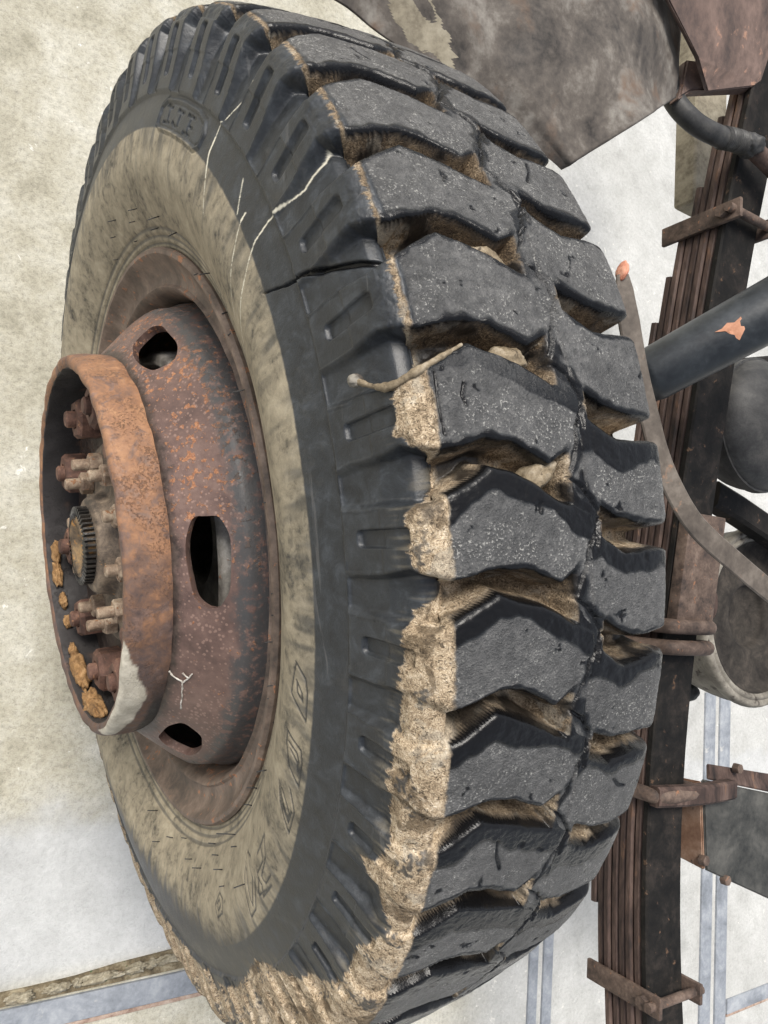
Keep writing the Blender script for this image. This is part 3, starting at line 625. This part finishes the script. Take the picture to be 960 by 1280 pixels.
# rubber whiskers round the bead
def hit_dir(T_, ph):
    s_ = np.interp(T_, arc, prof[:, 0]); r_ = np.interp(T_, arc, prof[:, 1]); j_ = np.argmin(abs(Tv - T_)); return s_, r_, ns[j_], nr[j_]
wk = [(-84, .03), (-80, .046), (-76, .055), (-70, .034), (-66, .046), (-60, .035), (-88, .06), (-92, .05), (-97, .035), (-50, .012), (-44, .03), (-37, .014), (-33, .012), (-22, .010), (-15, .008), (-13.5, .009), (-12, .008), (-4, .009), (-2, .009), (5, .008), (9, .009), (13, .010), (17, .010), (20, .009), (24, .012), (27, .010), (31, .012), (36, .04), (45, .022), (48, .030), (55, .05), (58, .035), (62, .06), (66, .045), (70, .033), (74, .055), (80, .05), (86, .036), (92, .045), (97, .06), (103, .04), (60, .075), (50, .09)]
for q, (a_, T_) in enumerate(wk):
    s_, r_, n1_, n2_ = hit_dir(T_, a_); base = W(s_ - .001, r_, a_); L_ = .005 + .006 * abs(math.sin(q * 2.3)) + (.008 if q % 9 == 4 else 0)
    d_ = (W(n1_, n2_, a_) - W(0, 0, a_)); tang = W(0, 1, a_ + 90) - W(0, 0, 0); d_ = d_ * .8 + np.array([-.25, .0, .35]) * .5 + tang * .25 * math.sin(q * 1.7)
    d_ /= np.linalg.norm(d_); pth = [base, base + d_ * L_ * .5, base + d_ * L_ + tang * .001]
    V, F = sweep(pth, ring(.00055, 6), up=(.3, .2, .9)); np_mesh('rubber_whisker', V, F, M_HOSE, tyre)

for q, (a_, T_) in enumerate([(-18.4, .3130), (-10.5, .306), (-2.2, .3140)]):
    s_, r_, n1_, n2_ = hit_dir(T_, a_)
    lump('mud_plug', W(s_ - .009 * n1_, r_ - .0155 * n2_, a_), (.017, .012, .009), (1, .5 * q - .4, 0), M_PLUG, tyre, q + 40, .22)
fp = []
for T_, a_, hh in ((.1915, -10.25, .004), (.2033, -9.35, .003), (.2153, -8.85, .002), (.2300, -9.25, .001), (.2400, -9.75, .000), (.2536, -10.45, .000), (.2650, -11.05, -.001)):
    s_, r_, n1_, n2_ = hit_dir(T_, a_); fp.append(W(s_ + hh * n1_, r_ + hh * n2_, a_))
V, F = sweep(spline(fp, 8), np.array([ring(w_, 10) for w_ in np.interp(np.linspace(0, 1, 49), [0, .15, .3, .6, 1], [.0020, .0016, .0026, .0024, .0010]) * (1 + .10 * np.sin(np.arange(49) * 1.9) + .15 * np.sin(np.arange(49) * .55))]), up=(-.4, 0, .9)); np_mesh('torn_strip', V, F, M_PLUG, tyre, True, 50)
lump('strip_end', fp[0], (.005, .0042, .0042), (1, 0, 0), M_DOME, tyre, 61, .15)

# ------------------------------------------------------------------ leaf spring
ZT = np.array([(-1.3, .69), (-.95, .635), (-.587, .599), (-.355, .597), (-.234, .604), (-.12, .617), (.029, .632), (.182, .655), (.377, .682), (.486, .70), (.616, .724), (.85, .78), (1.15, .87)])
def ztop(y): return np.interp(y, ZT[:, 0], ZT[:, 1])
SP = thing('leaf_spring', 'rusty stack of long leaf springs with a black greasy top leaf behind the tyre', 'leaf spring', (.691, 0, 0))
SPX = .691
n_leaf = 8; th = .0133
ends = [(-1.25, 1.1), (-1.2, 1.0), (-1.05, .85), (-.95, .70), (-.84, .60), (-.73, .545), (-.66, .47), (-.54, .40)]
ys = np.linspace(-1.25, 1.1, 60); sm = np.interp(ys, ZT[:, 0], ZT[:, 1])
for _ in range(6): sm = np.convolve(np.pad(sm, 2, mode='edge'), [.1, .2, .4, .2, .1], 'valid')
for q, (y0, y1) in enumerate(ends):
    yy = np.linspace(y0, y1, 40); zz = np.interp(yy, ys, sm) - th * 1.06 * q - th / 2
    xx = np.zeros(40) + .0015 * math.sin(q * 2.2); pth = np.stack([xx, yy, zz], -1)
    V, F = sweep(pth, rect(.082, th, .003)); np_mesh('spring_leaf', V, F, M_SPRTOP if q == 0 else M_SPRING, SP, True, 30)
def clip(y0, zoff, tilt=0.0, w=.030, legx=(.0, .0), bolt=True):
    z1 = float(np.interp(y0, ys, sm)); H = .118
    for sx in (-1, 1):
        c = Vector((sx * (.041 + .006), y0, z1 - H / 2 + .018))
        cp = bm_obj('spring_clip', box_bm((.007, w, H + .02), Matrix.Translation(c) @ Matrix.Rotation(tilt, 4, 'X'), .0015), M_CLIP, SP)
        if sx < 0:
            b = bmesh.new(); bmesh.ops.create_cone(b, cap_ends=True, segments=6, radius1=.010, radius2=.0095, depth=.009)
            b.transform(Matrix.Translation(c + Vector((-.008, 0, .042))) @ Matrix.Rotation(R(90), 4, 'Y')); bm_obj('clip_bolt', b, M_CLIP, cp, True, 30)
    b = bmesh.new(); bmesh.ops.create_cone(b, cap_ends=True, segments=14, radius1=.007, radius2=.007, depth=.125)
    b.transform(Matrix.Translation((0, y0, z1 + .016)) @ Matrix.Rotation(R(90), 4, 'Y')); bm_obj('clip_pin', b, M_CLIP, SP, True, 30)
    return z1
clip(.535, 0); clip(-.64, 0)
# saddle and U bolts over the axle
bm_obj('spring_saddle', box_bm((.090, .17, .020), Matrix.Translation((.002, .0, float(np.interp(0, ys, sm)) + .011)) @ Matrix.Rotation(R(7), 4, 'X'), .004, 2), M_CLIP, SP)
for y0 in (-.090, -.122, -.345):
    z1 = float(np.interp(y0, ys, sm)); p = []
    for a_ in np.linspace(0, 180, 13): p.append((.047 * math.cos(R(a_)) * 1.02, y0, z1 + .012 + .012 * math.sin(R(a_))))
    p = [(.048, y0, z1 - .16)] + p + [(-.048, y0, z1 - .16)]
    V, F = sweep(p, ring(.0115, 12), up=(0, 1, 0)); np_mesh('u_bolt', V, F, M_CLIP, SP, True, 50)

# ------------------------------------------------------------------ other chassis pieces
def cyl_between(name, p0, p1, r, mat, parent=None, n=32, prof_=None):
    p0, p1 = np.array(p0, float), np.array(p1, float); prof_ = prof_ or [(0, r), (1, r)]
    path = [p0 + (p1 - p0) * t for t, _ in prof_]; d = p1 - p0
    up = (0, 0, 1) if abs(d[2]) < .9 * np.linalg.norm(d) else (0, 1, 0)
    T_ = d / np.linalg.norm(d); S_ = np.cross(T_, up); S_ /= np.linalg.norm(S_); U_ = np.cross(S_, T_)
    V = []; F = []
    for (t, rr), c in zip(prof_, path):
        for q in range(n): a_ = 2 * math.pi * q / n; V.append(c + rr * (math.cos(a_) * S_ + math.sin(a_) * U_))
    m = len(path)
    for i in range(m - 1):
        for q in range(n): F.append((i * n + q, i * n + (q + 1) % n, (i + 1) * n + (q + 1) % n, (i + 1) * n + q))
    F.append(tuple(range(n - 1, -1, -1))); F.append(tuple((m - 1) * n + q for q in range(n)))
    return np_mesh(name, np.array(V), F, mat, parent, True, 40)

SH = thing('shock_absorber', 'black painted cylinder with an orange paint chip crossing above the leaf spring', 'shock absorber', (.451, .239, .74))
a0 = np.array((0, 0, 0.)); a1 = np.array((.12, .108, .145)) * 1.35
cyl_between('damper_tube', a0, a1, .04, M_BLACKP, SH, 40, [(-.06, .026), (-.04, .033), (0, .0355), (.5, .0385), (1, .042), (1.5, .046), (1.51, .043)])
lump('end_bush', (-.012, -.012, -.016), (.030, .026, .026), (1, .6, 0), M_POST, SH, 3, .12)
# chip of orange primer: a thin curved flake on the tube
ax_ = a1 / np.linalg.norm(a1); view = np.array((-.3603, -.0606, 1.3838)) - np.array((.52, .30, .82)); view -= ax_ * (view @ ax_); view /= np.linalg.norm(view); sd_ = np.cross(ax_, view)
pc = a0 + (a1 - a0) * .33; V = []; F = []
shape = [(-.015, -14), (-.004, -6), (.006, 22), (.017, 8), (.020, -16), (.010, -12), (.003, -18), (-.006, -13)]
for t_, dg_ in shape: V.append(pc + ax_ * t_ + .0383 * (math.cos(R(dg_)) * view + math.sin(R(dg_)) * sd_))
V.append(pc + ax_ * .004 + .0385 * view); m = len(shape)
for q in range(m): F.append((q, (q + 1) % m, m))
np_mesh('paint_chip', np.array(V), F, M_RED, SH, True)

HS = thing('rubber_hose', 'black ribbed rubber hose running from under the mudguard over the spring', 'hose', (.56, .64, .74))
hp_ = np.array([(.475, .70, .725), (.483, .642, .735), (.518, .613, .745), (.574, .610, .750), (.60, .615, .751)]) - np.array((.56, .64, .74))
V, F = sweep(spline(hp_, 10), ring(.0145, 18)); np_mesh('hose_tube', V, F, M_HOSE, HS, True, 50)
cp = spline(np.array([(.575, .610, .750), (.600, .616, .751), (.628, .622, .75)]) - np.array((.56, .64, .74)), 28)
sec = np.array([np.array(ring(.0150 + .0012 * math.sin(i * 1.5), 18)) for i in range(len(cp))])
V, F = sweep(cp, sec); np_mesh('hose_collar', V, F, M_HOSE, HS, True, 70)
lump('hose_fitting', np.array((.640, .622, .752)) - np.array((.56, .64, .74)), (.022, .018, .017), (1, -.1, 0), M_HOSE, HS, 8, .2)
V, F = sweep(np.array([(.645, .620, .752), (.672, .612, .754), (.74, .59, .758), (.86, .56, .76)]) - np.array((.56, .64, .74)), ring(.013, 14)); np_mesh('fitting_pipe', V, F, M_SPRING, HS, True, 50)

def slab(name, poly, th_, mat, parent, bevel=.003, sub=0, noise_=0):
    """a sheet: 3D outline polygon with thickness"""
    P = np.array(poly, float); n_ = np.zeros(3)
    for i in range(len(P)): n_ += np.cross(P[i] - P[0], P[(i + 1) % len(P)] - P[0])
    n_ /= np.linalg.norm(n_); b = bmesh.new()
    if n_[2] < 0: P = P[::-1]; n_ = -n_
    a_ = [b.verts.new(p) for p in P]; f = b.faces.new(a_)
    r_ = bmesh.ops.extrude_face_region(b, geom=[f]); vv = [g_ for g_ in r_['geom'] if isinstance(g_, bmesh.types.BMVert)]
    bmesh.ops.translate(b, vec=tuple(-n_ * th_), verts=vv)
    if bevel: bmesh.ops.bevel(b, geom=list(b.edges), offset=bevel, segments=2, affect='EDGES')
    return bm_obj(name, b, mat, parent, True, 40)
MG = thing('mudguard', 'dusty grey-brown steel mudguard sheet overhanging the far end of the tyre', 'mudguard', (.3, .6, .79))
mo = np.array((.3, .6, .79))
def off(*p): return [np.array(q) - mo for q in p]
nu, nv = 130, 120; Gv = []
for i in range(nv + 1):
    v_ = i / nv
    Lc, Fc, Mc, Rc = [np.array(p) * (1 - v_) + np.array(q) * v_ for p, q in (((-.30, .56, .745), (.247, .4375, .766)), ((-.12, .64, .800), (.254, .4415, .780)), ((.16, .80, .825), (.365, .537, .792)), ((.47, 1.02, .78), (.463, .622, .752)))]
    cv = spline(np.array([Lc, Fc * .55 + Lc * .45, Fc, Fc * .85 + Mc * .15, Mc, Rc]), 12)
    Gv.append(np.stack([np.interp(np.linspace(0, len(cv) - 1, nu + 1), np.arange(len(cv)), cv[:, q]) for q in range(3)], -1))
Gv = np.array(Gv); Gv[..., 2] += .006 * perlin(Gv * 9) + .002 * perlin(Gv * 30) - .006 * np.exp(-((Gv[..., 0] - .40) ** 2 + (Gv[..., 1] - .60) ** 2) / .0012)
Gv = (Gv - mo).reshape(-1, 3); i_ = np.arange(nv)[:, None] * (nu + 1); j_ = np.arange(nu)[None]
gp = np_mesh('guard_panel', Gv, np.stack([i_ + j_, i_ + j_ + 1, i_ + nu + 2 + j_, i_ + nu + 1 + j_], -1).reshape(-1, 4), M_GUARD, MG, True)
sm_ = gp.modifiers.new('thickness', 'SOLIDIFY'); sm_.thickness = .0035
gw = Gv + mo; gd = (gw[:, :2] - np.array((.035, .512))) @ np.array([[.78, .62], [-.62, .78]])
pm = (gd[:, 0] / .075) ** 2 + (gd[:, 1] / .02) ** 2 + 1.1 * perlin(gw * 40) + .5 * perlin(gw * 110) < 1
ff = np.stack([i_ + j_, i_ + j_ + 1, i_ + nu + 2 + j_, i_ + nu + 1 + j_], -1).reshape(-1, 4); ff = ff[pm[ff].sum(1) >= 3]
if len(ff):
    vi, inv = np.unique(ff, return_inverse=True); np_mesh('dried_mud', Gv[vi] + np.array((0, 0, .004)), inv.reshape(-1, 4), M_POST, MG, True)
slab('guard_bracket', off((.40, .80, .815), (.352, .69, .815), (.465, .66, .79), (.54, .665, .75), (.68, .735, .75), (.95, .85, .75), (.9, 1.1, .80)), .006, M_GUARD2, MG, .002)
slab('guard_lip', off((.470, .622, .757), (.515, .660, .747), (.66, .725, .747), (.90, .80, .747), (.92, .83, .742), (.66, .76, .742), (.50, .70, .745)), .02, M_GUARD2, MG, .003)

ST = thing('stay_strap', 'curved flat grey steel strap with a red tip rising behind the tyre', 'strap', (.40, .15, .79))
so = np.array((.40, .15, .79))
sp_ = spline(np.array([(.318, .318, .80), (.326, .285, .80), (.338, .245, .80), (.352, .205, .80), (.373, .158, .80), (.392, .118, .80), (.42, .080, .80), (.465, .040, .80), (.54, .004, .80), (.66, -.045, .80), (.80, -.09, .80)]) - so, 8)
ww = np.interp(np.linspace(0, 1, len(sp_)), [0, .05, .15, .4, .6, 1], [.016, .024, .029, .027, .028, .029])
V, F = sweep(sp_, np.array([rect(w_, .005, .0015) for w_ in ww]), up=(-.25, -.1, 1)); np_mesh('strap_band', V, F, M_STRAP, ST, True, 30)
lump('strap_tip', np.array((.317, .322, .80)) - so, (.013, .0095, .0035), (.2, 1, 0), M_TIP, ST, 2, .15)

AC = thing('brake_chamber', 'round black rubber-faced brake chamber at the right edge under the cylinder', 'brake chamber', (.885, .262, .56))
b = bmesh.new(); bmesh.ops.create_uvsphere(b, u_segments=40, v_segments=20, radius=.115)
for v in b.verts: v.co.z *= .55 if v.co.z > 0 else .9
bm_obj('chamber_body', b, M_HOSE, AC, True, 60).location = (0, 0, .06)
cyl_between('chamber_band', (0, 0, .052), (0, 0, .068), .118, M_HOSE, AC, 40)
V, F = sweep(np.array([(-.02, .05, -.02), (.02, .11, .02), (.10, .13, .02), (.3, .16, .02)]), rect(.05, .02, .004)); np_mesh('chamber_bracket', V, F, M_SPRTOP, AC, True, 30)
V, F = sweep(np.array([(.03, .11, .0), (-.04, .09, -.03), (-.12, .075, -.06), (-.2, .06, -.06)]), rect(.06, .015, .003)); np_mesh('chamber_arm', V, F, M_BOXR, AC, True, 30)

AX = thing('axle_casting', 'dusty grey bowl-shaped axle casting with a dark hollow top at the right edge', 'axle casting', (1.10, -.07, .30))
def vlathe(name, pts, mat, parent, n=64, c=(0, 0, 0)):
    pts = np.array(pts, float); th_ = np.linspace(0, 2 * np.pi, n, endpoint=False); m = len(pts)
    V = np.stack([c[0] + pts[None, :, 0] * np.cos(th_)[:, None], c[1] + pts[None, :, 0] * np.sin(th_)[:, None], c[2] + pts[None, :, 1] + 0 * th_[:, None]], -1).reshape(-1, 3)
    i = np.arange(n)[:, None]; j = np.arange(m - 1)[None]; i2 = (i + 1) % n
    return np_mesh(name, V, np.stack([i * m + j, i2 * m + j, i2 * m + j + 1, i * m + j + 1], -1).reshape(-1, 4), mat, parent, True, 45)
vlathe('casting_bowl', spline([(.0, -.02), (.06, -.015), (.11, .01), (.145, .06), (.165, .12), (.172, .165), (.168, .19), (.158, .20), (.150, .195)], 6), M_DOME, AX)
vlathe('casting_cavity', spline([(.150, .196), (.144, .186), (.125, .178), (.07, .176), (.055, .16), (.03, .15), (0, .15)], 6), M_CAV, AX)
vlathe('casting_lip', spline([(.160, .196), (.172, .200), (.178, .192), (.176, .178), (.168, .172)], 4), M_DOME, AX)
lump('drain_boss', (-.03, -.165, .06), (.03, .02, .02), (1, 0, 0), M_BOX, AX, 5, .1)
cyl_between('axle_tube', (-.38, .03, .15), (-.12, .02, .13), .055, M_SPRING, AX, 36)
V, F = sweep(np.array([(-.20, .22, .22), (-.12, .20, .22), (.0, .165, .22), (.25, .08, .22)]), rect(.05, .04, .006)); np_mesh('side_arm', V, F, M_SPRTOP, AX, True, 30)

BX = thing('bracket_box', 'dark steel box bracket with rusty edge bolted beside the spring', 'bracket', (.90, -.45, .5))
bo = np.array((.90, -.45, .5))
slab('front_plate', [np.array(q) - bo for q in ((.782, -.335, .60), (.98, -.375, .60), (1.25, -.44, .60), (1.25, -.66, .60), (.985, -.555, .60), (.795, -.478, .60))], .006, M_BOX, BX, .002)
slab('side_plate', [np.array(q) - bo for q in ((.782, -.338, .598), (.795, -.477, .598), (.795, -.465, .50), (.782, -.345, .50))], .006, M_BOXR, BX, .002)
slab('top_flange', [np.array(q) - bo for q in ((.79, -.334, .604), (.99, -.374, .604), (1.25, -.437, .604), (1.25, -.41, .596), (1.0, -.345, .596), (.80, -.312, .596))], .005, M_SPRING, BX, .0015)
for p_ in ((.865, -.322, .606), (.846, -.500, .600), (.79, -.462, .598)):
    b = bmesh.new(); bmesh.ops.create_cone(b, cap_ends=True, segments=6, radius1=.009, radius2=.0085, depth=.012); bmesh.ops.bevel(b, geom=list(b.edges), offset=.001, segments=1, affect='EDGES')
    b.transform(Matrix.Translation(tuple(np.array(p_) - bo)) @ Matrix.Rotation(.4, 4, 'Z')); bm_obj('bracket_bolt', b, M_CLIP, BX, True, 30)
V, F = sweep(np.array([(.64, -.345, .615), (.70, -.347, .622), (.76, -.349, .622), (.84, -.352, .61)]) - bo, rect(.03, .022, .004)); np_mesh('clamp_bar', V, F, M_SPRING, BX, True, 30)

PO = thing('spring_hanger', 'dusty beige spring hanger block under the mudguard beside the spring', 'spring hanger', (.88, .83, .0))
bm_obj('hanger_block', box_bm((.10, .60, .05), Matrix.Translation((.03, .185, .477)), .010, 3), M_POST, PO)

# ------------------------------------------------------------------ steel edging and rubble on the ground
def bar(name, label, x0, x1, y0, y1, h, mat, rust=None):
    t = thing(name, label, 'steel strip', ((x0 + x1) / 2, (y0 + y1) / 2, 0))
    bm_obj('strip_plate', box_bm((x1 - x0, y1 - y0, h + .02), Matrix.Translation((0, 0, h / 2 - .01)), .0015), mat, t)
    if rust: bm_obj('strip_edge', box_bm((x1 - x0, .007, h + .02), Matrix.Translation((0, -(y1 - y0) / 2 - .0045, h / 2 - .012)), .001), M_STRIPR, t)
    return t
bar('steel_strip', 'bluish steel strip with a rusty lower edge beside broken concrete at lower left', -1.2, .62, -.800, -.758, .006, M_STRIP, True)
bar('steel_strip', 'pale blue steel strip on the concrete just right of the tyre foot', 1.000, 1.028, -1.6, -.55, .006, M_STRIP)
bar('steel_strip', 'pale blue steel strip nearest the leaf spring, second from the tyre foot', 1.046, 1.076, -1.6, -.55, .006, M_STRIP)
bar('steel_strip', 'pale blue steel strip on the ground below the bracket, on its spring side', 1.652, 1.700, -2.2, -.3, .006, M_STRIP)
bar('steel_strip', 'pale blue steel strip on the ground below the bracket, on its outer side', 1.722, 1.772, -2.2, -.3, .006, M_STRIP)
bar('steel_strip', 'pale steel cross strip in the bottom right corner of the concrete', 1.78, 3.2, -1.205, -1.165, .006, M_STRIP, True)
gap = slab('concrete_gap', [(-1.2, -.755, .004), (.55, -.752, .004), (.55, -.715, .004), (.16, -.716, .004), (.10, -.719, .004), (.04, -.722, .004), (-.03, -.729, .004), (-.10, -.731, .004), (-1.2, -.735, .004)], .006, grimy('gap_dirt', (.05, .04, .025), (.15, .12, .075), (.30, .26, .18), (.07, .11, .05), .62, .68, 30, 60, .95, .003), None, 0)
tag(gap, kind='structure')
sl = ['brown flat stone lying in the gap at the left end of the steel strip', 'small pale stone in the concrete gap, between two brown stones', 'long grey-brown broken slab piece in the concrete gap',
      'dark chunk of concrete beside the long slab piece in the gap', 'brown wedge of stone in the gap near the tyre', 'small pale chip of concrete closest to the tyre in the gap', 'thin pale concrete sliver at the tyre end of the gap']
for q, (x_, y_, a_, b_) in enumerate([(-.108, -.742, .022, .012), (-.056, -.740, .020, .009), (.012, -.737, .034, .010), (-.025, -.739, .007, .007), (.070, -.734, .020, .011), (.097, -.732, .012, .008), (.128, -.730, .026, .006)]):
    o = lump('stone', (0, 0, .006), (a_, b_, .007), (1, .04, 0), M_STONE, None, q + 20, .55); o.location = (x_, y_, 0); tag(o, sl[q], 'stone', 'broken concrete pieces in the gap beside the steel strip')
